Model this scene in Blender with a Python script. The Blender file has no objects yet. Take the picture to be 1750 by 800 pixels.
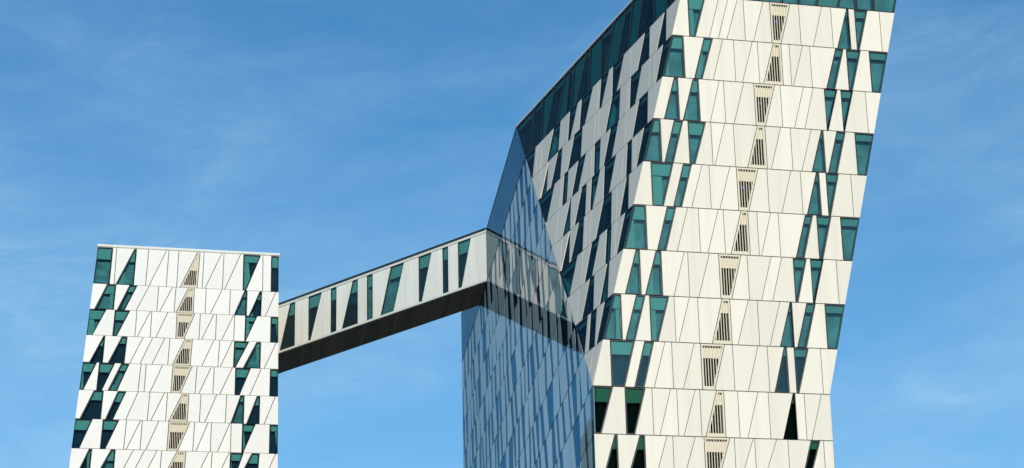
import bpy, bmesh, math, random
from mathutils import Vector, Matrix
C = bpy.context.scene.collection
sc = bpy.context.scene
random.seed(7)
R = math.radians

# ------------------------------------------------------------------ camera
CAMZ = 1.6                                   # eye height; every z below is measured from the eye
def V(x, y, z): return Vector((x, y, z + CAMZ))
pitch, roll, foc = 0.36881880, -0.06254639, 4184.139
PX, PY = 1306.4006, 401.0883                 # principal point in the 1750 x 800 frame (the photo is a crop)
fw = Vector((0, math.cos(pitch), math.sin(pitch)))
up0 = Vector((0, -math.sin(pitch), math.cos(pitch))); r0 = Vector((1, 0, 0))
rr = math.cos(roll) * r0 + math.sin(roll) * up0
uu = -math.sin(roll) * r0 + math.cos(roll) * up0
cam = bpy.data.cameras.new('camera'); co = bpy.data.objects.new('camera', cam); C.objects.link(co)
m = Matrix((rr, uu, -fw)).transposed().to_4x4(); m.translation = V(0, 0, 0)
co.matrix_world = m
cam.sensor_width = 36; cam.sensor_fit = 'HORIZONTAL'; cam.lens = foc / 1750 * 36
cam.shift_x = (875 - PX) / 1750; cam.shift_y = (PY - 400) / 1750
cam.clip_start = 1; cam.clip_end = 20000
sc.camera = co

# ------------------------------------------------------------------ sky and sun
SUN_AZ, SUN_EL = R(166.6), R(20)               # azimuth clockwise from +Y
w = bpy.data.worlds.new('World'); sc.world = w; w.use_nodes = True
nt = w.node_tree; nt.nodes.clear(); N = nt.nodes.new; K = nt.links.new
wo = N('ShaderNodeOutputWorld'); bg = N('ShaderNodeBackground'); sky = N('ShaderNodeTexSky')
sky.sky_type = 'NISHITA'; sky.sun_disc = False; sky.sun_elevation = SUN_EL; sky.sun_rotation = SUN_AZ
sky.air_density = 1.0; sky.dust_density = 0.9; sky.ozone_density = 4.0
tc = N('ShaderNodeTexCoord'); sep = N('ShaderNodeSeparateXYZ'); K(tc.outputs['Generated'], sep.inputs[0])
tint = N('ShaderNodeMix'); tint.data_type = 'RGBA'; tint.blend_type = 'MULTIPLY'; tint.inputs[0].default_value = 1
K(sky.outputs[0], tint.inputs[6]); tint.inputs[7].default_value = (0.60, 0.94, 0.95, 1)
# thin high cloud: stretched noise
mp = N('ShaderNodeMapping'); mp.inputs['Rotation'].default_value = (R(10), R(-32), R(20)); mp.inputs['Scale'].default_value = (3.0, 3.0, 9.0)
K(tc.outputs['Generated'], mp.inputs[0])
nz = N('ShaderNodeTexNoise'); nz.inputs['Scale'].default_value = 1.5; nz.inputs['Detail'].default_value = 10; nz.inputs['Roughness'].default_value = .60
nz.inputs['Distortion'].default_value = .35; K(mp.outputs[0], nz.inputs['Vector'])
cr = N('ShaderNodeMapRange'); cr.inputs[1].default_value = .36; cr.inputs[2].default_value = .72; cr.inputs[3].default_value = 0; cr.inputs[4].default_value = .48
K(nz.outputs[0], cr.inputs[0])
cl = N('ShaderNodeMix'); cl.data_type = 'RGBA'; n2 = N('ShaderNodeTexNoise'); n2.inputs['Scale'].default_value = 5.5; n2.inputs['Detail'].default_value = 12; n2.inputs['Roughness'].default_value = .68; n2.inputs['Distortion'].default_value = .8
K(mp.outputs[0], n2.inputs['Vector'])
c2 = N('ShaderNodeMapRange'); c2.inputs[1].default_value = .40; c2.inputs[2].default_value = .75; c2.inputs[3].default_value = .5; c2.inputs[4].default_value = 1.35; K(n2.outputs[0], c2.inputs[0])
lo = N('ShaderNodeMapRange'); lo.inputs[1].default_value = .10; lo.inputs[2].default_value = .50; lo.inputs[3].default_value = 1.35; lo.inputs[4].default_value = .55; K(sep.outputs[2], lo.inputs[0])   # more veil towards the horizon
p1 = N('ShaderNodeMath'); p1.operation = 'MULTIPLY'; K(cr.outputs[0], p1.inputs[0]); K(c2.outputs[0], p1.inputs[1])
p2 = N('ShaderNodeMath'); p2.operation = 'MULTIPLY'; K(p1.outputs[0], p2.inputs[0]); K(lo.outputs[0], p2.inputs[1]); hz = N('ShaderNodeMapRange'); hz.inputs[1].default_value = .0; hz.inputs[2].default_value = .44; hz.inputs[3].default_value = .42; hz.inputs[4].default_value = 0; K(sep.outputs[2], hz.inputs[0])   # horizon haze
p3 = N('ShaderNodeMath'); p3.operation = 'ADD'; p3.use_clamp = True; K(p2.outputs[0], p3.inputs[0]); K(hz.outputs[0], p3.inputs[1]); K(p3.outputs[0], cl.inputs[0]); gm = N('ShaderNodeGamma'); gm.inputs[1].default_value = 1.18; K(tint.outputs[2], gm.inputs[0]); K(gm.outputs[0], cl.inputs[6]); cl.inputs[7].default_value = (4.0, 6.3, 7.8, 1)
K(cl.outputs[2], bg.inputs[0]); bg.inputs[1].default_value = 0.116; K(bg.outputs[0], wo.inputs[0])
sl = bpy.data.lights.new('sun', 'SUN'); sl.energy = 3.0; sl.angle = R(.5); sl.color = (1, .905, .80)
so = bpy.data.objects.new('sun', sl); C.objects.link(so)
sd = Vector((math.sin(SUN_AZ) * math.cos(SUN_EL), math.cos(SUN_AZ) * math.cos(SUN_EL), math.sin(SUN_EL)))
so.rotation_euler = sd.to_track_quat('Z', 'Y').to_euler()
sc.view_settings.view_transform = 'Standard'; sc.view_settings.look = 'None'
sc.view_settings.exposure = 0; sc.view_settings.gamma = 1
sc.cycles.max_bounces = 8; sc.cycles.transparent_max_bounces = 12

# ------------------------------------------------------------------ materials
def mat(name):
    m = bpy.data.materials.new(name); m.use_nodes = True; t = m.node_tree
    return m, t, t.nodes['Principled BSDF']
def plain(name, col, rough=.6, metal=0, spec=.5):
    m, t, b = mat(name); b.inputs['Base Color'].default_value = (*col, 1); b.inputs['Roughness'].default_value = rough
    b.inputs['Metallic'].default_value = metal; b.inputs['Specular IOR Level'].default_value = spec
    return m
def cladding(name, col, var, streak, rough=.45):
    """painted panels: each a little different, faint vertical run-off streaks"""
    m, t, b = mat(name); n = t.nodes.new; k = t.links.new
    oi = n('ShaderNodeObjectInfo'); tc = n('ShaderNodeTexCoord')
    mp = n('ShaderNodeMapping'); mp.inputs['Scale'].default_value = (2.0, 2.0, .09); k(tc.outputs['Object'], mp.inputs[0])
    no = n('ShaderNodeTexNoise'); no.inputs['Scale'].default_value = 1.1; no.inputs['Detail'].default_value = 3; k(mp.outputs[0], no.inputs['Vector'])
    n2 = n('ShaderNodeTexNoise'); n2.inputs['Scale'].default_value = .35; n2.inputs['Detail'].default_value = 3; k(tc.outputs['Object'], n2.inputs['Vector'])
    a = n('ShaderNodeMapRange'); a.inputs[3].default_value = 1 - var; a.inputs[4].default_value = 1; k(oi.outputs['Random'], a.inputs[0])
    s = n('ShaderNodeMapRange'); s.inputs[1].default_value = .45; s.inputs[2].default_value = .75; s.inputs[3].default_value = 0; s.inputs[4].default_value = streak
    k(no.outputs[0], s.inputs[0])
    v = n('ShaderNodeHueSaturation'); v.inputs['Color'].default_value = (*col, 1); k(a.outputs[0], v.inputs['Value'])
    mx = n('ShaderNodeMix'); mx.data_type = 'RGBA'; k(s.outputs[0], mx.inputs[0]); k(v.outputs[0], mx.inputs[6]); mx.inputs[7].default_value = (col[0] * .62, col[1] * .52, col[2] * .46, 1)
    k(mx.outputs[2], b.inputs['Base Color'])
    r = n('ShaderNodeMapRange'); r.inputs[3].default_value = rough - .08; r.inputs[4].default_value = rough + .12; k(n2.outputs[0], r.inputs[0]); k(r.outputs[0], b.inputs['Roughness'])
    b.inputs['Specular IOR Level'].default_value = .3
    return m
M = {}
M['white'] = cladding('cream_painted_panel', (.80, .725, .62), .11, .18)
M['white_old'] = cladding('weathered_cream_panel', (.87, .81, .735), .07, .10)
M['bridge'] = cladding('bridge_cream_panel', (.88, .85, .77), .08, .22)
M['trim'] = plain('pale_trim', (.74, .72, .65), .4)
M['joint'] = plain('joint_backing', (.16, .14, .12), .8)
M['frame'] = plain('dark_window_frame', (.012, .018, .02), .35)
M['louver'] = plain('cream_louvre', (.66, .57, .43), .5)
M['void'] = plain('louvre_void', (.018, .013, .011), .9)
M['soffit'] = cladding('brown_black_soffit', (.23, .165, .12), .35, .3, .5)
M['darkroof'] = plain('dark_roof_edge', (.02, .022, .028), .6)
M['roof'] = plain('roof_membrane', (.25, .25, .25), .9)
M['plainwall'] = plain('plain_render', (.6, .58, .52), .7)
def room(name, col):
    m, t, b = mat(name); n = t.nodes.new; k = t.links.new
    tc = n('ShaderNodeTexCoord'); no = n('ShaderNodeTexNoise'); no.inputs['Scale'].default_value = .9; no.inputs['Detail'].default_value = 3; k(tc.outputs['Object'], no.inputs['Vector'])
    rp = n('ShaderNodeMapRange'); rp.inputs[1].default_value = .35; rp.inputs[2].default_value = .7; rp.inputs[3].default_value = .7; rp.inputs[4].default_value = 1.25; k(no.outputs[0], rp.inputs[0])
    v = n('ShaderNodeHueSaturation'); v.inputs['Color'].default_value = (*col, 1); k(rp.outputs[0], v.inputs['Value']); k(v.outputs[0], b.inputs['Base Color'])
    b.inputs['Roughness'].default_value = .9; b.inputs['Specular IOR Level'].default_value = 0
    return m
M['room'] = room('room_mid', (.30, .30, .33)); M['room_dark'] = room('room_dark', (.035, .04, .06)); M['room_black'] = room('room_black', (.012, .012, .012))  # one interior in three tones: its brightness is put into the wall colour
M['blind'] = plain('roller_blind', (.42, .41, .38), .8, 0, 0); M['blind_dim'] = plain('roller_blind_grey', (.30, .30, .28), .8, 0, 0)
def pane(name, tintc, refl):
    m = bpy.data.materials.new(name); m.use_nodes = True; t = m.node_tree; t.nodes.clear(); n = t.nodes.new; k = t.links.new
    o = n('ShaderNodeOutputMaterial'); tr = n('ShaderNodeBsdfTransparent'); tr.inputs[0].default_value = (*tintc, 1)
    gl = n('ShaderNodeBsdfGlossy'); gl.inputs['Roughness'].default_value = .02; gl.inputs[0].default_value = (.75, .95, 1, 1)
    tc = n('ShaderNodeTexCoord'); no = n('ShaderNodeTexNoise'); no.inputs['Scale'].default_value = .5; k(tc.outputs['Object'], no.inputs['Vector'])
    bu = n('ShaderNodeBump'); bu.inputs['Strength'].default_value = .05; bu.inputs['Distance'].default_value = .1; k(no.outputs[0], bu.inputs['Height']); k(bu.outputs[0], gl.inputs['Normal'])
    fr = n('ShaderNodeFresnel'); fr.inputs[0].default_value = refl
    ge = n('ShaderNodeNewGeometry'); ml = n('ShaderNodeMath'); ml.operation = 'MULTIPLY_ADD'; k(ge.outputs['Backfacing'], ml.inputs[0]); ml.inputs[1].default_value = -1; ml.inputs[2].default_value = 1
    m2 = n('ShaderNodeMath'); m2.operation = 'MULTIPLY'; k(ml.outputs[0], m2.inputs[0]); k(fr.outputs[0], m2.inputs[1])
    mx = n('ShaderNodeMixShader'); k(m2.outputs[0], mx.inputs[0]); k(tr.outputs[0], mx.inputs[1]); k(gl.outputs[0], mx.inputs[2]); k(mx.outputs[0], o.inputs[0])
    return m
M['pane'] = pane('teal_glass', (.60, .85, .83), 1.62)
M['pane_flank'] = pane('shaded_teal_glass', (.38, .69, .71), 1.07)  # the teal glass again, with the flank's shade put into a darker tint
M['pane_green'] = pane('green_glass', (.50, .74, .66), 1.10)
def mirror(name, base, fac, gcol, rough, var=.12):
    """coated cladding glass: a body colour under a strong reflective coat, slightly rippled"""
    m = bpy.data.materials.new(name); m.use_nodes = True; t = m.node_tree; t.nodes.clear(); n = t.nodes.new; k = t.links.new
    o = n('ShaderNodeOutputMaterial'); d = n('ShaderNodeBsdfDiffuse'); gl = n('ShaderNodeBsdfGlossy'); gl.inputs['Roughness'].default_value = rough
    oi = n('ShaderNodeObjectInfo'); a = n('ShaderNodeMapRange'); a.inputs[3].default_value = 1 - var; a.inputs[4].default_value = 1 + var; k(oi.outputs['Random'], a.inputs[0])
    v = n('ShaderNodeHueSaturation'); v.inputs['Color'].default_value = (*gcol, 1); k(a.outputs[0], v.inputs['Value']); k(v.outputs[0], gl.inputs[0])
    d.inputs[0].default_value = (*base, 1)
    tc = n('ShaderNodeTexCoord'); no = n('ShaderNodeTexNoise'); no.inputs['Scale'].default_value = .35; no.inputs['Detail'].default_value = 1; k(tc.outputs['Object'], no.inputs['Vector'])
    bu = n('ShaderNodeBump'); bu.inputs['Strength'].default_value = .022; bu.inputs['Distance'].default_value = .1; k(no.outputs[0], bu.inputs['Height']); k(bu.outputs[0], gl.inputs['Normal'])
    mx = n('ShaderNodeMixShader'); mx.inputs[0].default_value = fac; k(d.outputs[0], mx.inputs[1]); k(gl.outputs[0], mx.inputs[2]); k(mx.outputs[0], o.inputs[0])
    return m
M['mirror_panel'] = mirror('coated_grey_glass_panel', (.72, .68, .65), .48, (.94, .81, .73), .012, .05)
M['mirror_window'] = mirror('coated_dark_glass', (.006, .02, .035), .50, (.25, .45, .56), .01, .08)
M['mirror_band'] = mirror('coated_blue_glass_band', (.01, .03, .06), .42, (.44, .60, .66), .01, .05)
def lampmat(name, col, s):
    m, t, b = mat(name); b.inputs['Base Color'].default_value = (.01, .02, .05, 1); b.inputs['Emission Color'].default_value = (*col, 1); b.inputs['Emission Strength'].default_value = s; return m
M['blue_lamp'] = lampmat('blue_lamp', (.02, .25, 1), 1.0); M['white_lamp'] = lampmat('white_lamp', (1, .95, .85), 1.2)

# ------------------------------------------------------------------ geometry helpers
def clip(P, a, b, c):                       # keep the side a*x + b*y >= c of a convex polygon
    out = []
    for i in range(len(P)):
        p, q = P[i], P[(i + 1) % len(P)]
        dp, dq = a * p[0] + b * p[1] - c, a * q[0] + b * q[1] - c
        if dp >= 0: out.append(p)
        if (dp > 0 and dq < 0) or (dp < 0 and dq > 0):
            s = dp / (dp - dq); out.append((p[0] + s * (q[0] - p[0]), p[1] + s * (q[1] - p[1])))
    return out
def area(P): return .5 * sum(P[i][0] * P[(i + 1) % len(P)][1] - P[(i + 1) % len(P)][0] * P[i][1] for i in range(len(P)))
def inset(P, d, skip=None):                 # shrink a convex polygon, d may be a list per edge
    if area(P) < 0: P = P[::-1]
    Q = P
    for i in range(len(P)):
        p, q = P[i], P[(i + 1) % len(P)]
        ex, ey = q[0] - p[0], q[1] - p[1]; L = math.hypot(ex, ey)
        if L < 1e-4: continue
        nx, ny = -ey / L, ex / L
        dd = d(p, q) if callable(d) else d
        Q = clip(Q, nx, ny, nx * p[0] + ny * p[1] + dd)
        if len(Q) < 3: return []
    out = []
    for p in Q:
        if not out or math.hypot(p[0] - out[-1][0], p[1] - out[-1][1]) > 1e-3: out.append(p)
    if len(out) > 1 and math.hypot(out[0][0] - out[-1][0], out[0][1] - out[-1][1]) < 1e-3: out.pop()
    return out if len(out) >= 3 else []
class Face:
    def __init__(s, O, A, B, out):          # plane O + a*A + b*B, 'out' points outdoors
        s.O, s.A, s.B = Vector(O), Vector(A), Vector(B)
        n = s.A.cross(s.B).normalized(); s.N = n if n.dot(Vector(out)) > 0 else -n
    def p(s, a, b, o=0.0): return s.O + s.A * a + s.B * b + s.N * o + Vector((0, 0, CAMZ))
class MB:
    def __init__(s): s.v, s.f, s.m = [], [], []
    def ring(s, pts): i = len(s.v); s.v += pts; return list(range(i, i + len(pts)))
    def face(s, idx, mi=0): s.f.append(idx); s.m.append(mi)
    def prism(s, face, P, o1, o0, mi=0, tilt=0, back=True):
        t = [random.uniform(-tilt, tilt) for _ in range(2)] if tilt else (0, 0)
        cx = sum(p[0] for p in P) / len(P); cy = sum(p[1] for p in P) / len(P)
        f = s.ring([face.p(a, b, o1 + t[0] * (a - cx) + t[1] * (b - cy)) for a, b in P]); g = s.ring([face.p(a, b, o0) for a, b in P]); n = len(P)
        s.face(f, mi)
        if back: s.face(g[::-1], mi)
        for i in range(n): s.face([f[i], g[i], g[(i + 1) % n], f[(i + 1) % n]], mi)
    def box(s, c, ax, ay, az, mi=0):        # centre and three half vectors
        q = [c + ax * i + ay * j + az * k for i, j, k in ((-1,-1,-1),(1,-1,-1),(1,1,-1),(-1,1,-1),(-1,-1,1),(1,-1,1),(1,1,1),(-1,1,1))]
        i = s.ring(q)
        for f in ((0,3,2,1),(4,5,6,7),(0,1,5,4),(1,2,6,5),(2,3,7,6),(3,0,4,7)): s.face([i[j] for j in f], mi)
    def build(s, name, mats, parent=None, base=Vector((0, 0, 0))):
        me = bpy.data.meshes.new(name); me.from_pydata([v - base for v in s.v], [], s.f)
        if not isinstance(mats, (list, tuple)): mats = [mats]
        for x in mats: me.materials.append(x)
        for p_, i in zip(me.polygons, s.m): p_.material_index = i
        bm = bmesh.new(); bm.from_mesh(me); bmesh.ops.recalc_face_normals(bm, faces=bm.faces); bm.to_mesh(me); bm.free()
        o = bpy.data.objects.new(name, me); C.objects.link(o); o.parent = parent
        return o
def thing(name, label, cat, loc):
    o = bpy.data.objects.new(name, None); C.objects.link(o); o.location = loc; o['label'] = label; o['category'] = cat
    return o

# ------------------------------------------------------------------ the surveyed geometry (metres, z from eye level)
H = 3.3
C8 = Vector((-11.99928, 154.86722, 0)); u = Vector((.94856174, .31659219, 0)); ug = Vector((-.23259672, .97257327, 0))
Z = Vector((0, 0, 1)); Z8 = 49.9; ZR = 34.9; kL, kR = .2529, .2413
us = Vector((-.45843094, .88873003, 0)); SLEN = 36.76698; APEX = 36.4705; GEND = 84.3; WID = 16.63
FO = C8 + Z * Z8
fF = Face(FO, u, Z, -ug); fS = Face(FO, us, u * kL + Z, -u); fG = Face(FO, ug, Z, -u)
fL = Face((-68.80839, 206.16112, 80), u, (-.22338611, .66930116, 1), -ug)
bd = Vector((-.79629662, .60490635, 0))
BT0, BZT, BZB, BWID = 60.305, 84.925, 79.651, 6.714
fB = Face(C8 + ug * BT0 + Z * BZB, bd + Z * .0077, Z, -ug)
GROUND = -1.6 

DF = {8:(7.51,6.68,'P7.95,7.99 W9.32,8.41 P10.32,9.43 P11.01,10.10 P11.71,10.74 P12.12,12.16 P13.65,12.74 P14.07,14.20 L15.72,14.82 P16.34,16.35 P18.13,17.27 P18.77,18.85 P20.05,19.11 W20.16,20.21 P20.62,20.67 W21.67,20.82 P22.57,22.60 P23.80,23.00'),
7:(6.68,5.84,'W7.51,7.51 P9.04,8.16 W9.70,8.75 P10.44,9.56 P11.23,11.23 P12.65,11.73 P13.02,13.01 P14.22,13.29 L14.79,14.80 P15.40,15.43 P16.45,15.54 P16.98,16.98 P18.97,18.04 W19.57,18.69 P19.75,19.79 W20.90,20.03 P21.53,21.53 W23.00,22.20'),
6:(5.84,5.01,'P6.68,5.80 W6.94,6.96 P8.06,7.17 W8.48,8.44 P9.99,9.16 P10.29,10.32 P11.82,10.91 P12.50,12.59 L14.14,13.24 P14.52,14.53 P16.29,15.40 P17.03,16.17 P17.86,17.85 W18.86,17.95 P19.06,19.16 W20.06,19.19 P20.99,21.00 P22.20,21.41'),
5:(5.01,4.17,'W5.54,5.50 P6.53,5.69 W7.18,6.33 P7.51,7.51 W8.84,7.90 P9.21,9.18 P10.21,9.33 P10.84,10.85 P12.62,11.72 L13.20,13.17 P14.37,13.46 P15.07,15.08 P16.65,15.73 P17.41,16.48 W17.54,17.57 P18.58,17.70 W19.24,18.38 P19.91,19.95 W21.41,20.61'),
4:(4.17,3.34,'P4.70,4.67 W6.32,5.46 P7.03,6.17 W7.66,6.77 P8.39,7.47 P8.88,8.90 P10.42,9.51 P10.88,10.88 L12.49,11.62 P13.11,13.14 P14.91,14.04 P15.60,15.61 P16.80,15.90 W17.02,16.98 P17.47,17.54 W18.48,17.66 P19.37,19.39 P20.61,19.82'),
3:(3.34,2.50,'W4.21,4.18 P5.72,4.87 W6.36,5.50 P7.19,6.28 P7.95,7.95 P9.39,8.48 P9.74,9.75 P11.04,10.13 L11.55,11.52 P12.19,12.20 P13.21,12.34 P13.73,13.77 P15.76,14.86 W16.32,15.47 P16.55,16.62 W17.69,16.85 P18.35,18.36 W19.82,19.02'),
2:(2.50,1.67,'P3.37,2.48 W3.64,3.61 P4.78,3.88 W5.13,5.14 P6.78,5.89 P7.01,7.03 P8.58,7.66 P9.24,9.22 L10.87,10.01 P11.28,11.29 P13.04,12.15 P13.82,12.94 P14.61,14.64 W15.63,14.80 P15.87,15.93 W16.88,16.03 P17.80,17.81 P19.02,18.22'),
1:(1.67,0.83,'W2.19,2.17 P3.26,2.38 W3.90,3.04 P4.17,4.16 W5.55,4.65 P5.89,5.90 P6.99,6.08 P7.56,7.57 P9.31,8.43 L9.86,9.86 P11.18,10.25 P11.81,11.83 P13.46,12.55 P14.21,13.28 W14.31,14.35 P15.42,14.53 W16.07,15.19 P16.70,16.75 W18.22,17.43'),
0:(0.83,0.00,'P1.31,1.30 W3.02,2.20 P3.70,2.87 W4.35,3.54 P5.11,4.22 P5.58,5.56 P7.17,6.25 P7.58,7.60 L9.32,8.45 P9.89,9.83 P11.68,10.81 P12.34,12.34 P13.56,12.69 W13.76,13.74 P14.26,14.27 W15.32,14.43 P16.18,16.18 P17.43,16.63'),
-1:(0.00,0.00,'W1.39,0.47 P2.21,2.17 W3.62,2.76 P4.07,4.04 P5.36,4.47 P5.77,5.78 P7.06,6.13 P7.38,7.38 P8.56,7.64 L9.07,9.05 P10.04,10.04 P11.49,10.58 P12.20,12.21 P14.00,13.09 W14.11,14.14 P14.77,14.78 P16.02,15.12 P16.63,16.62'),
-2:(0.00,0.00,'P1.39,0.43 W1.57,1.56 P3.10,2.08 W3.43,3.43 P4.96,3.95 P5.33,5.36 P6.92,5.87 P7.55,7.47 L9.33,8.30 P9.62,9.63 P10.96,9.81 P11.03,11.07 P12.62,11.40 P13.41,13.39 P15.05,14.11 W15.71,14.65 P15.91,15.97 P16.62,16.60')}
DL = {0:(8.20,7.79,'W9.57,9.22 P9.90,9.64 P11.54,9.79 W11.72,11.37 P12.82,12.43 P14.46,12.74 P14.66,14.29 P15.57,15.22 P17.30,15.53 L17.54,17.07 P17.90,17.53 P19.55,17.77 P19.75,19.36 P21.29,19.57 P21.57,21.23 W23.18,21.51 P23.39,23.03 P24.17,23.80 W24.85,24.50'),
-1:(7.79,7.51,'P9.06,7.92 W9.82,9.58 P11.04,9.89 W11.71,10.53 P12.77,11.55 P13.62,13.37 P14.87,13.62 P15.17,14.90 P16.29,15.08 L16.82,16.61 P17.90,17.66 P19.36,18.11 P20.09,19.83 P21.41,20.26 W21.63,21.37 P22.81,21.60 W22.97,22.66 P24.26,23.06 P24.50,24.25'),
-2:(7.51,7.24,'W8.94,7.74 P9.72,9.48 W11.02,9.82 P11.63,11.40 P12.82,11.60 P12.94,12.73 P14.36,13.21 P15.16,14.96 L16.77,15.67 P17.24,16.98 P18.47,17.22 P18.68,18.44 P20.23,18.97 P20.32,20.05 P21.28,21.01 W22.34,21.08 P23.58,23.31 W24.25,24.01'),
-3:(7.24,6.96,'P8.74,7.51 W8.84,8.62 P10.31,9.09 W10.75,10.45 P12.14,10.91 P12.96,11.79 P14.02,12.80 P14.45,14.17 P15.77,14.55 L16.42,16.10 P18.31,17.10 P18.82,18.50 P19.95,18.70 P20.12,19.84 W21.41,20.01 P22.12,20.70 W22.46,22.18 P23.85,22.53 P24.01,23.77'),
-4:(6.96,6.68,'W8.13,7.00 P8.36,8.11 W9.66,8.54 P10.24,9.06 W10.90,9.80 P11.90,11.57 P12.34,12.09 P13.74,12.60 P14.63,14.35 L16.29,15.16 P16.70,16.40 P17.95,16.73 P18.19,17.92 P19.78,18.50 P20.04,19.80 W21.36,20.19 P22.30,21.07 P23.09,22.80 W23.77,23.53'),
-5:(6.68,6.40,'P7.93,6.77 W8.70,8.46 P9.92,8.85 W10.60,9.45 P11.61,10.51 P12.59,12.30 P13.83,12.59 P14.07,13.82 P15.36,14.06 L15.89,15.63 P16.92,16.64 P18.27,17.10 P19.11,18.82 P20.32,19.28 W20.62,20.37 P21.74,20.62 W21.97,21.70 P23.30,22.11 P23.53,23.29'),
-6:(6.40,6.13,'W7.80,6.73 P8.67,8.42 W9.98,8.82 P10.60,10.32 P11.76,10.53 P11.90,11.65 P13.27,12.12 P14.11,13.84 L15.87,14.72 P16.25,15.97 P17.39,16.22 P17.66,17.42 P19.22,18.01 P19.32,19.09 P20.29,20.03 W21.38,20.14 P22.61,22.33 W23.29,23.05'),
-7:(6.13,5.85,'P7.56,6.40 W7.77,7.53 P9.34,7.94 W9.66,9.44 P11.13,9.79 P12.05,10.72 P13.06,11.73 P13.43,13.14 P14.70,13.33 L15.41,15.12 P17.31,15.95 P17.58,17.27 P19.01,17.63 P19.10,18.80 W20.18,19.12 P20.91,19.43 W21.51,21.11 P22.88,21.54 P23.05,22.81')}
DS = {9:(36.77,31.29,'T32.72,30.38 T32.38,29.72 T30.46,27.87 T27.72,26.91 T25.56,24.46 T24.45,22.39 T23.57,21.24 T20.90,20.53 T20.06,17.75 T17.63,15.13 T15.31,14.43 T12.85,11.97 T11.60,9.84 T9.39,8.15 T7.57,4.94 T5.31,2.54 T0.00,0.00'),
8:(31.29,27.81,'W28.98,27.61 P28.46,26.85 P27.48,25.81 P24.95,24.49 W23.44,21.99 P21.47,20.01 W19.78,19.46 P19.01,17.60 W16.65,16.43 P15.57,13.91 P15.06,13.62 W13.39,13.13 P12.71,11.05 W10.47,10.17 P9.20,7.58 P6.58,6.28 W5.65,4.08 P2.99,2.74 W2.61,1.08 P0.00,0.00'),
7:(27.81,24.34,'P25.51,23.94 P24.12,23.82 W24.05,22.50 P22.04,21.69 W21.10,19.61 P18.64,18.10 W16.91,15.40 P14.26,12.67 P13.52,11.94 P11.04,10.60 W9.45,7.92 P8.01,6.44 P7.50,5.97 W5.40,4.95 P3.91,2.45 P3.00,1.51 P1.62,1.27 W0.00,0.00'),
6:(24.34,20.86,'W20.76,20.39 P19.26,17.93 P18.78,17.33 W17.89,16.31 P15.89,15.38 W14.30,13.99 P13.14,11.48 P12.63,10.95 W11.43,9.90 P9.53,9.14 W8.00,7.55 P6.61,5.08 P4.21,3.80 W2.60,1.02 P0.00,0.00'),
5:(20.86,17.38,'P18.01,16.61 P15.59,15.29 W15.42,13.72 P13.27,12.87 W12.32,10.74 P11.36,9.84 W9.68,9.34 P8.89,7.28 W6.69,6.24 P5.38,3.84 P4.63,3.17 W3.78,2.15 P2.92,1.47 P1.62,1.33 W0.00,0.00'),
4:(17.38,13.91,'P15.22,13.69 P13.81,13.59 W13.68,11.97 P11.96,11.72 W10.96,9.35 P10.51,8.82 P9.61,7.97 P7.24,6.93 W5.71,4.03 P4.68,3.06 P3.03,2.55 W2.57,0.97 P0.00,0.00'),
3:(13.91,10.43,'W10.30,9.96 P9.29,7.63 P7.61,7.15 W6.08,5.72 P4.81,3.34 W3.95,2.38 P3.04,1.55 P1.55,1.33 W0.00,0.00'),
2:(10.43,6.95,'P8.06,6.52 P6.12,5.78 W5.28,3.60 P2.95,2.52 W2.55,1.05 P0.00,0.00'),
1:(6.95,3.48,'W4.62,3.32 P4.08,2.65 W2.96,1.53 P1.58,1.29 W0.00,0.00'),
0:(3.48,0.00,'P1.57,1.21 P0.29,0.21 P0.00,0.00')}
DB = {0:(30.00,30.00,'P27.40,28.90 W26.62,26.70 P25.38,25.44 P24.70,24.64 W22.73,24.34 P22.13,22.13 P21.46,21.39 W20.61,20.61 P20.23,20.34 P18.27,19.81 W17.58,17.52 P16.27,16.23 W15.49,15.41 P15.12,15.00 P12.90,14.35 W11.07,12.57 P10.53,10.40 P9.93,9.77 P9.12,9.02 W7.31,8.67 P6.67,6.53 P5.92,5.75 W5.17,5.02 P4.77,4.72 P3.85,3.68 W2.06,3.35 P1.46,1.19 P0.00,0.00')}

def rows(D, zf, rightside):
    """yields kind, polygon (a,b), row, index, count"""
    for r, (a0, b0, s) in D.items():
        zb, zt = zf(r); pa, pb = a0, b0; L = s.split()
        for i, it in enumerate(L):
            k = it[0]; qa, qb = map(float, it[1:].split(','))
            if i < len(L) - 1 and abs(qa - qb) < .17: qa = qb = (qa + qb) / 2
            yield k, [(pb, zb), (qb, zb), (qa, zt), (pa, zt)], r, i, len(L)
            pa, pb = qa, qb
def clean(P):
    if area(P) < 0: P = P[::-1]
    o = []
    for p in P:
        if not o or math.hypot(p[0] - o[-1][0], p[1] - o[-1][1]) > 2e-3: o.append(p)
    if math.hypot(o[0][0] - o[-1][0], o[0][1] - o[-1][1]) < 2e-3: o.pop()
    return o

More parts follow.
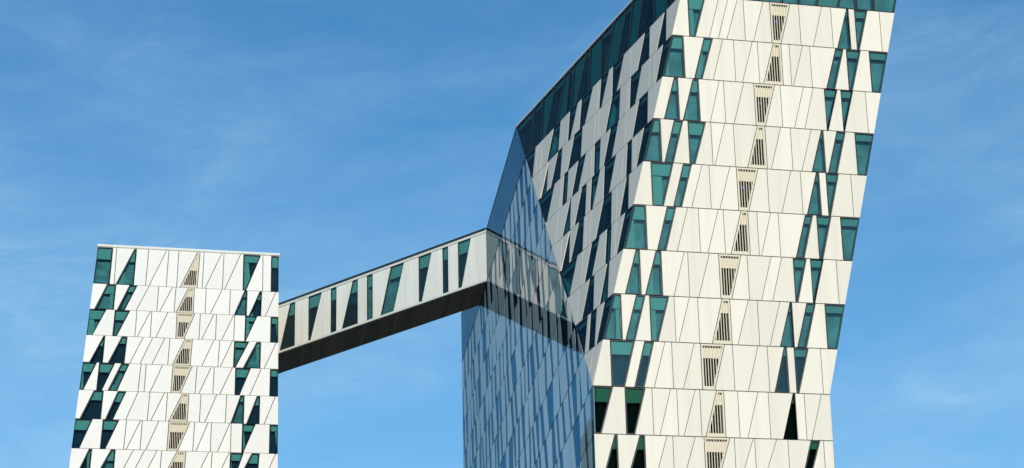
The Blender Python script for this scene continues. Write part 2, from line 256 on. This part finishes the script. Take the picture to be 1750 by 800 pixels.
def make_panel(face, P, parent, base, m, d, name='cladding_panel', th=.06, tilt=.0008, out=0):
    Q = inset(P, d)
    if not Q: return None
    b = MB(); b.prism(face, Q, out, out - th, tilt=tilt); return b.build(name, m, parent, base)
def make_window(face, P, parent, base, rm, gm, bl, frac, d=.03, curtain=0, cut=None, lamp=0):
    Q = inset(P, d)
    if not Q: return
    I = inset(Q, .055)
    if not I: 
        make_panel(face, P, parent, base, M['frame'], d, 'window'); return
    b = MB()
    # frame: mitred ring between Q and I, front proud, with an inner reveal
    b.prism(face, Q, -.02, -.03, 0, back=False) if False else None
    n = len(I)
    if len(Q) == n:
        fo = b.ring([face.p(*p, -.01) for p in Q]); fi = b.ring([face.p(*p, -.01) for p in I])
        bo = b.ring([face.p(*p, -.14) for p in Q]); bi = b.ring([face.p(*p, -.14) for p in I])
        for i in range(n):
            j = (i + 1) % n
            b.face([fo[i], fo[j], fi[j], fi[i]]); b.face([fi[i], fi[j], bi[j], bi[i]]); b.face([fo[j], fo[i], bo[i], bo[j]])
    # the room seen through the glass
    J = inset(cut(I) if cut else I, .004)
    if J:
        n = len(J); a = b.ring([face.p(*p, -.145) for p in J]); c = b.ring([face.p(*p, -.5) for p in J])
        b.face(c, 1)
        for i in range(n): b.face([a[i], a[(i + 1) % n], c[(i + 1) % n], c[i]], 1)
    w = b.build('window', [M['frame'], rm], parent, base)
    q = MB(); q.prism(face, inset(I, -.004) or I, -.05, -.065); q.build('pane', gm, w, Vector((0, 0, 0)) + base)
    zt = max(p[1] for p in I); zb = min(p[1] for p in I)
    if frac:
        K2 = inset(I, .012); K2 = clip(K2, 0, 1, zt - (zt - zb) * frac) if K2 else []
        if len(K2) >= 3 and abs(area(K2)) > .02:
            q = MB(); q.prism(face, K2, -.12, -.135); q.build('blind', bl, w, base)
    if curtain:
        xs = [p[0] for p in I]; x0, x1 = min(xs), max(xs); s = 1 if curtain > 0 else -1
        K2 = inset(I, .02); 
        lim = x0 + (x1 - x0) * abs(curtain)
        K2 = clip(K2, -1, 0, -lim) if s > 0 else clip(K2, 1, 0, x1 - (x1 - x0) * abs(curtain))
        if len(K2) >= 3 and abs(area(K2)) > .05:
            q = MB(); q.prism(face, K2, -.2, -.215); q.build('curtain', bl, w, base)
    return w
def make_louvre(face, P, parent, base, d=.03, head=.30, lamp=False):
    Q = clean(inset(P, d)); zt = max(p[1] for p in Q); zb = min(p[1] for p in Q); h = zt - zb
    b = MB()
    I = inset(Q, .12)
    if not I: return
    I = clip(I, 0, 1, zb + h * .075)
    # surround ring, head plate, sill and dark back
    b.prism(face, Q, -.42, -.46, 1)
    n = len(Q)
    R_ = inset(Q, .12)
    if len(R_) == n:
        fo = b.ring([face.p(*p, 0) for p in Q]); fi = b.ring([face.p(*p, 0) for p in R_]); bi = b.ring([face.p(*p, -.4) for p in R_]); bo = b.ring([face.p(*p, -.4) for p in Q])
        for i in range(n):
            j = (i + 1) % n
            b.face([fo[i], fo[j], fi[j], fi[i]]); b.face([fi[i], fi[j], bi[j], bi[i]]); b.face([fo[j], fo[i], bo[i], bo[j]])
    else:
        for i in range(n):
            p, q = Q[i], Q[(i + 1) % n]; ex, ey = q[0] - p[0], q[1] - p[1]; l_ = math.hypot(ex, ey); nx, ny = -ey / l_, ex / l_
            St = clip(Q, -nx, -ny, -(nx * p[0] + ny * p[1] + .12))
            if len(St) >= 3: b.prism(face, St, -.003 * i, -.40 - .003 * i)
    Hd = clip(clip(R_, 0, 1, zb + h * (1 - head)), 0, -1, -(zt - h * .075))
    if len(Hd) >= 3: b.prism(face, Hd, -.10, -.14)
    Sl = clip(R_, 0, -1, -(zb + h * .08))
    if len(Sl) >= 3: b.prism(face, Sl, -.06, -.14)
    lv = b.build('louvre', [M['louver'], M['void']], parent, base)
    f = MB(); xs = [p[0] for p in R_]; x = min(xs) + .13; 
    while x < max(xs) - .03:
        T = clip(clip(R_, 1, 0, x), -1, 0, -(x + .05))
        T = clip(T, 0, 1, zb + h * .03) if len(T) >= 3 else []
        if len(T) >= 3: f.prism(face, T, -.04, -.12)
        x += .19
    if f.v:
        o = f.build('louvre_blades', M['louver'], lv, base); o['kind'] = 'stuff'
    if lamp:
        q = MB(); xc = min(p[0] for p in R_) + .36
        q.box(face.p(xc, zt - h * .44, -.2), face.A.normalized() * .055, face.N * .05, Z * .06); q.build('lamp', M['blue_lamp'], lv, base)
def backing(face, polys, parent, base, off=-.07, m='joint', name='backing_wall'):
    b = MB()
    for P in polys:
        P = clean(P)
        b.face(b.ring([face.p(*p, off) for p in P]))
    b.build(name, M[m], parent, base)

# ================================================================== RIGHT TOWER
TB = C8 + Z * (GROUND + CAMZ)
rt = thing('leaning_hotel_tower', 'tall right-hand tower with a leaning cream front, grey shaded flank and blue mirror-glass side', 'building', TB)
bk = []
for k, P, r, i, n in rows(DF, lambda r: (r * H, (r + 1) * H), 1):
    P = clean(P)
    zt = (r + 1) * H; zb = r * H
    def d(p, q, i=i, n=n, zb=zb, zt=zt):
        if abs(p[1] - q[1]) < .01: return .032
        left = (p[1] > q[1])              # ccw: the left side runs downward
        if i == 0 and left: return 0.0
        if i == n - 1 and not left: return 0.0
        return .024
    if k == 'P':
        make_panel(fF, P, rt, TB, M['white'], d); bk.append(P)
    elif k == 'L': make_louvre(fF, P, rt, TB, lamp=(r in (8, 6, 4)))
    else:
        low = r <= 0
        leftside = i < 6
        fr = (.30 if leftside else .17) + random.uniform(-.015, .015)
        rm = M['room_black'] if low and r < 0 else (M['room_dark'] if low else M['room'])  # sky reflection above and its lack below are put into the room tone
        make_window(fF, P, rt, TB, rm, M['pane_green'] if r < 0 else M['pane'], M['blind'] if leftside and r >= 0 else M['blind_dim'], fr, d=d,
                    curtain=(random.choice((.3, -.25, 0, 0, .5)) if leftside and not low else 0), cut=None)
# the glazed parapet band over the front
mull = [6.6+1.0*0]; x = kL * 9 * H; L = []
rng = random.Random(3); edges = [(kL * 9 * H, kL * ZR)]
x = kL * 9 * H + 1.0
while x < 16.63 + kR * 9 * H - 1.2:
    lean = rng.choice((0, 0, .9, 1.3)); edges.append((x, x + lean)); x += rng.uniform(1.1, 2.1)
edges.append((16.63 + kR * 9 * H, 16.63 + kR * ZR))
for (a, b_), (c, e) in zip(edges, edges[1:]):
    e2, b2 = max(e, b_ + .2), b_
    P = [(a, 9 * H), (c, 9 * H), (e2, ZR - .25), (b2, ZR - .25)]
    P = clean(P)
    make_window(fF, P, rt, TB, M['room'], M['pane'], M['blind_dim'], random.choice((0, .4, 1)), d=.02)
# shaded flank S
def cutS(P): 
    Q = clip(P, 1, 0, .62); return Q if len(Q) >= 3 else P
DS = {r: (a0 + 6, b0 + 6, s_) for r, (a0, b0, s_) in DS.items()}
for k, P, r, i, n in rows(DS, lambda r: (r * H, (r + 1) * H if r < 9 else ZR - .12), 1):
    P = clip(P[::-1], -1, SLEN / ZR, 0)          # the slanted arris it shares with the mirror flank
    if len(P) < 3: continue
    P = clean(P)
    if len(P) < 3: continue
    def d(p, q, i=i, n=n):
        if abs(p[1] - q[1]) < .01: return .032
        if max(p[0], q[0]) < .01: return 0.0
        return .028
    if k == 'P':
        make_panel(fS, P, rt, TB, M['white'], d, th=.06); bk.append((fS, P))
    elif k == 'W':
        make_window(fS, P, rt, TB, M['room_dark'] if random.random() < .75 else M['room'], M['pane_flank'], M['blind_dim'], .16, d=d, cut=cutS)
    else:
        make_window(fS, P, rt, TB, M['room'] if i % 2 else M['room_dark'], M['pane_flank'], M['blind_dim'], 1 if i % 2 else .12, d=.03, cut=cutS)
backing(fF, [P for P in bk if not (isinstance(P, tuple))], rt, TB)
backing(fS, [P[1] for P in bk if isinstance(P, tuple)], rt, TB)
# mirror flank G : above the fold it is cut by the slanted edge a = APEX/ZR * b
rng = random.Random(11)
def slant(P):
    k = APEX / ZR; n = math.hypot(1, k)
    return clip(P, 1 / n, -k / n, 0)
def putG(P, m, name):
    Q = slant(P) if max(p[1] for p in P) > 0.01 else P
    if len(Q) < 3: return
    Q = clean(Q)
    if abs(area(Q)) < .05: return
    make_panel(fG, Q, rt, TB, m, lambda p, q: .045 if abs(p[1] - q[1]) < .01 else .02, name, tilt=.0014 if name != 'glazed_band_panel' else .0012, out=-.022 if name == 'mirror_window' else 0)
x = 0; eb = []
while x < GEND: eb.append(x); x += rng.uniform(2.2, 4.0)
eb.append(GEND)
for a, c in zip(eb, eb[1:]): putG([(a, 9.02 * H), (c, 9.02 * H), (c, ZR - .12), (a, ZR - .12)], M['mirror_band'], 'glazed_band_panel')
for r in range(-3, 9):
    tmax = GEND if r >= 4 else {3: 84, 2: 84, 1: 60, 0: 48, -1: 40, -2: 30, -3: 24}.get(r, 24)
    x = rng.uniform(-.8, 0); e = [(0, 0)]; x = rng.uniform(.6, 1.6); isw = rng.random() < .5; kinds = []
    while x < GEND - 1:
        sl = 0 if rng.random() < .5 else rng.uniform(.75, 1.05)
        a = (x, x + sl)
        if a[0] - e[-1][0] < .12: a = (e[-1][0] + .15, a[1])
        if a[1] - e[-1][1] < .12: a = (a[0], e[-1][1] + .15)
        e.append(a); kinds.append(isw)
        isw = not isw if rng.random() < .82 else isw
        x = max(x, a[0]) + (rng.uniform(.7, 1.6) if isw else rng.uniform(.9, 2.3))
    e.append((GEND, GEND)); kinds.append(isw)
    for (p0, p1), (q0, q1), w_ in zip(e, e[1:], kinds):
        if p0 > tmax: continue
        P = [(p0, r * H), (min(q0, GEND), r * H), (min(q1, GEND), (r + 1) * H), (min(p1, GEND), (r + 1) * H)]
        P = clean(P)
        if len(P) >= 3: putG(P, M['mirror_window'] if w_ else M['mirror_panel'], 'mirror_window' if w_ else 'mirror_panel')
g = MB(); g.face(g.ring([fG.p(0, -3 * H, -.2), fG.p(GEND, -3 * H, -.2), fG.p(GEND, ZR - .2, -.2), fG.p(APEX, ZR - .2, -.2), fG.p(0, 0, -.2)]))
g.build('backing_wall', M['frame'], rt, TB)
# walls under the frame, hidden sides, roof
zg = GROUND - Z8
sd_ = MB(); sd_.face(sd_.ring([fF.p(0, zg, -.02), fF.p(WID, zg, -.02), fF.p(WID, -2 * H, -.02), fF.p(0, -2 * H, -.02)]))
rt_f = lambda a, t, z: FO + u * a + ug * t + Z * z + Vector((0, 0, CAMZ))
sd_.face(sd_.ring([rt_f(WID, 0, zg), rt_f(WID, 0, 0), rt_f(WID, APEX, ZR), rt_f(WID, GEND, ZR), rt_f(WID, GEND, zg)]))
sd_.face(sd_.ring([rt_f(WID, 0, 0), rt_f(WID + kR * ZR, 0, ZR), rt_f(WID, APEX, ZR)]))
sd_.face(sd_.ring([rt_f(WID, GEND, zg), rt_f(WID, GEND, ZR), rt_f(.02, GEND, ZR), rt_f(.02, GEND, zg)]))
sd_.build('side_wall', M['plainwall'], rt, TB)
lw = MB(); lw.face(lw.ring([fG.p(0, zg, -.01), fG.p(GEND, zg, -.01), fG.p(GEND, -3 * H, -.01), fG.p(0, -3 * H, -.01)])); lw.build('lower_glass_wall', M['mirror_panel'], rt, TB)
rf = MB(); rf.face(rf.ring([rt_f(kL * ZR + .3, .3, ZR - .5), rt_f(WID + kR * ZR - .3, .3, ZR - .5), rt_f(WID - .3, APEX, ZR - .5), rt_f(WID - .3, GEND - .3, ZR - .5), rt_f(.3, GEND - .3, ZR - .5), rt_f(.3, APEX, ZR - .5)]))
rf.build('roof', M['roof'], rt, TB)
cp = MB()
for f_, P in ((fS, [(0, ZR - .12), (SLEN, ZR - .12), (SLEN, ZR + .03), (0, ZR + .03)]), (fF, [(kL * ZR, ZR - .25), (WID + kR * ZR, ZR - .25), (WID + kR * ZR, ZR), (kL * ZR, ZR)])):
    cp.prism(f_, P, .06, -.45)
cp.build('roof_coping', M['trim'], rt, TB)
cp = MB(); cp.prism(fG, [(APEX, ZR - .12), (GEND, ZR - .12), (GEND, ZR), (APEX, ZR)], .02, -.45); cp.build('roof_coping', M['darkroof'], rt, TB)

# ================================================================== LEFT TOWER
ce = (24.49514, .0730965); cw = (16.70326, -.0110339)
LBs = Vector((fL.O.x, fL.O.y, GROUND + CAMZ)) + u * 16 
lt = thing('white_hotel_tower', 'lower left-hand white tower with slanted dark windows near both edges of its front', 'building', LBs)
bk = []
LTOP = 4.95
for k, P, r, i, n in rows(DL, lambda r: (r * H, (r + 1) * H) if r else (0, 4.9), 1):
    P = clean(P)
    def d(p, q, i=i, n=n):
        if abs(p[1] - q[1]) < .01: return .035
        left = p[1] > q[1]
        if (i == 0 and left) or (i == n - 1 and not left): return 0.0
        return .036
    if k == 'P': make_panel(fL, P, lt, LBs, M['white_old'], d); bk.append(P)
    elif k == 'L': make_louvre(fL, P, lt, LBs, head=.33 if r else .5)
    else:
        fr = random.choice((.18, .22, .3, .3)) if i > 8 else random.choice((.22, .3, .34))
        make_window(fL, P, lt, LBs, M['room_dark'] if random.random() < .6 else M['room'], M['pane'], M['blind'], fr, d=d,
                    curtain=random.choice((0, 0, .22, -.25, .4)))
backing(fL, bk, lt, LBs)
eR = lambda b: ce[0] + ce[1] * b
eL = lambda b: ce[0] + ce[1] * b - cw[0] - cw[1] * b
zlo = -7 * H
tr = MB(); tr.prism(fL, [(eL(LTOP) - .06, 4.9), (eR(LTOP) + .1, 4.9), (eR(LTOP) + .1, 5.16), (eL(LTOP) - .06, 5.16)], .12, -.5); tr.build('roof_coping', M['trim'], lt, LBs)
bx = MB(); bx.box(fL.p(eL(5) + 1.0, 5.26, -.1), fL.A * .30, fL.N * .1, Z * .07); bx.box(fL.p(eL(5) + 1.3, 5.32, -.1), fL.A * .07, fL.N * .07, Z * .12); bx.build('roof_vent', M['darkroof'], lt, LBs)
# sides run back along ug; below the last floor in view the front goes straight down
D_ = ug * 62
def q3(a, b, back=0): return fL.p(a, b) + D_ * back
lo_l, lo_r = q3(eL(zlo), zlo), q3(eR(zlo), zlo)
gl_, gr_ = Vector((lo_l.x, lo_l.y, 0)), Vector((lo_r.x, lo_r.y, 0))
tl, trr = q3(eL(4.95), 4.95), q3(eR(4.95), 4.95)
sw = MB()
for A_, B_, C_ in ((lo_l, tl, gl_), (lo_r, trr, gr_)):
    sw.face(sw.ring([C_, A_, B_, B_ + D_, C_ + D_]))
sw.face(sw.ring([tl + D_, trr + D_, gr_ + D_, gl_ + D_]))
sw.face(sw.ring([gl_, gr_, lo_r + Z * 0, lo_l]))
sw.build('side_wall', M['plainwall'], lt, LBs)
rf = MB(); rf.face(rf.ring([tl, trr, trr + D_, tl + D_])); rf.build('roof', M['roof'], lt, LBs)

# ================================================================== SKYBRIDGE
BB = fB.p(14, 0)
br = thing('skybridge', 'enclosed cream footbridge with slanted green windows high up between the two towers', 'bridge', BB)
hB = BZT - BZB; BL = 30.0
bk = []
for k, P, r, i, n in rows(DB, lambda r: (.22, hB - .42), 1):
    P = clean(P)
    if k == 'P': make_panel(fB, P, br, BB, M['bridge'], .028, th=.08); bk.append(P)
    else:
        make_window(fB, P, br, BB, M['room_dark'] if i % 3 else M['room'], M['pane'], M['blind'], .26, d=.01, curtain=0)
backing(fB, bk, br, BB, -.09)
def bar(P, o1, o0, m, name):
    b = MB(); b.prism(fB, P, o1, o0); return b.build(name, m, br, BB)
bar([(0, hB - .42), (BL, hB - .42), (BL, hB - .14), (0, hB - .14)], .05, -.3, M['trim'], 'top_trim')
bar([(0, hB - .14), (BL, hB - .14), (BL, hB), (0, hB)], .16, -.3, M['darkroof'], 'roof_edge')
bar([(0, 0), (BL, 0), (BL, .22), (0, .22)], .05, -.3, M['trim'], 'bottom_trim')
gdir = (ug - fB.N * 0).normalized()
def bp(t, w_, z): return fB.p(t, z) + ug * w_
# soffit planks across the underside
t = 0.0; k = 0
while t < BL - .01:
    t2 = min(t + .58, BL); b = MB(); e_ = .03
    z0_ = -.0; q = [bp(t + e_, .12, z0_), bp(t2 - e_, .12, z0_), bp(t2 - e_, BWID - .05, z0_), bp(t + e_, BWID - .05, z0_)]
    f = b.ring(q); g_ = b.ring([x_ + Z * .06 for x_ in q]); b.face(f); b.face(g_)
    for i in range(4): b.face([f[i], f[(i + 1) % 4], g_[(i + 1) % 4], g_[i]])
    b.build('soffit_panel', M['soffit'], br, BB); t = t2; k += 1
hull = MB()
hull.face(hull.ring([bp(0, .1, .07), bp(BL, .1, .07), bp(BL, BWID, .07), bp(0, BWID, .07)]))
hull.build('deck', M['soffit'], br, BB)
hull = MB()
hull.face(hull.ring([bp(0, BWID, 0), bp(BL, BWID, 0), bp(BL, BWID, hB), bp(0, BWID, hB)]))
hull.build('rear_wall', M['bridge'], br, BB)
hull = MB(); hull.face(hull.ring([bp(0, .1, hB - .03), bp(BL, .1, hB - .03), bp(BL, BWID, hB - .03), bp(0, BWID, hB - .03)])); hull.build('roof', M['roof'], br, BB)

# ================================================================== ground
g = MB(); S_ = 9000
g.face(g.ring([Vector((-S_, -S_, 0)), Vector((S_, -S_, 0)), Vector((S_, S_, 0)), Vector((-S_, S_, 0))]))
mg, t_, b_ = mat('paved_ground'); no = t_.nodes.new('ShaderNodeTexNoise'); no.inputs['Scale'].default_value = .02; no.inputs['Detail'].default_value = 8
tcg = t_.nodes.new('ShaderNodeTexCoord'); t_.links.new(tcg.outputs['Object'], no.inputs['Vector'])
rp = t_.nodes.new('ShaderNodeValToRGB'); rp.color_ramp.elements[0].color = (.06, .08, .04, 1); rp.color_ramp.elements[1].color = (.22, .21, .18, 1); rp.color_ramp.elements[0].position = .35; rp.color_ramp.elements[1].position = .65
t_.links.new(no.outputs[0], rp.inputs[0]); t_.links.new(rp.outputs[0], b_.inputs['Base Color']); b_.inputs['Roughness'].default_value = .9
go = g.build('ground', mg); go['kind'] = 'structure'
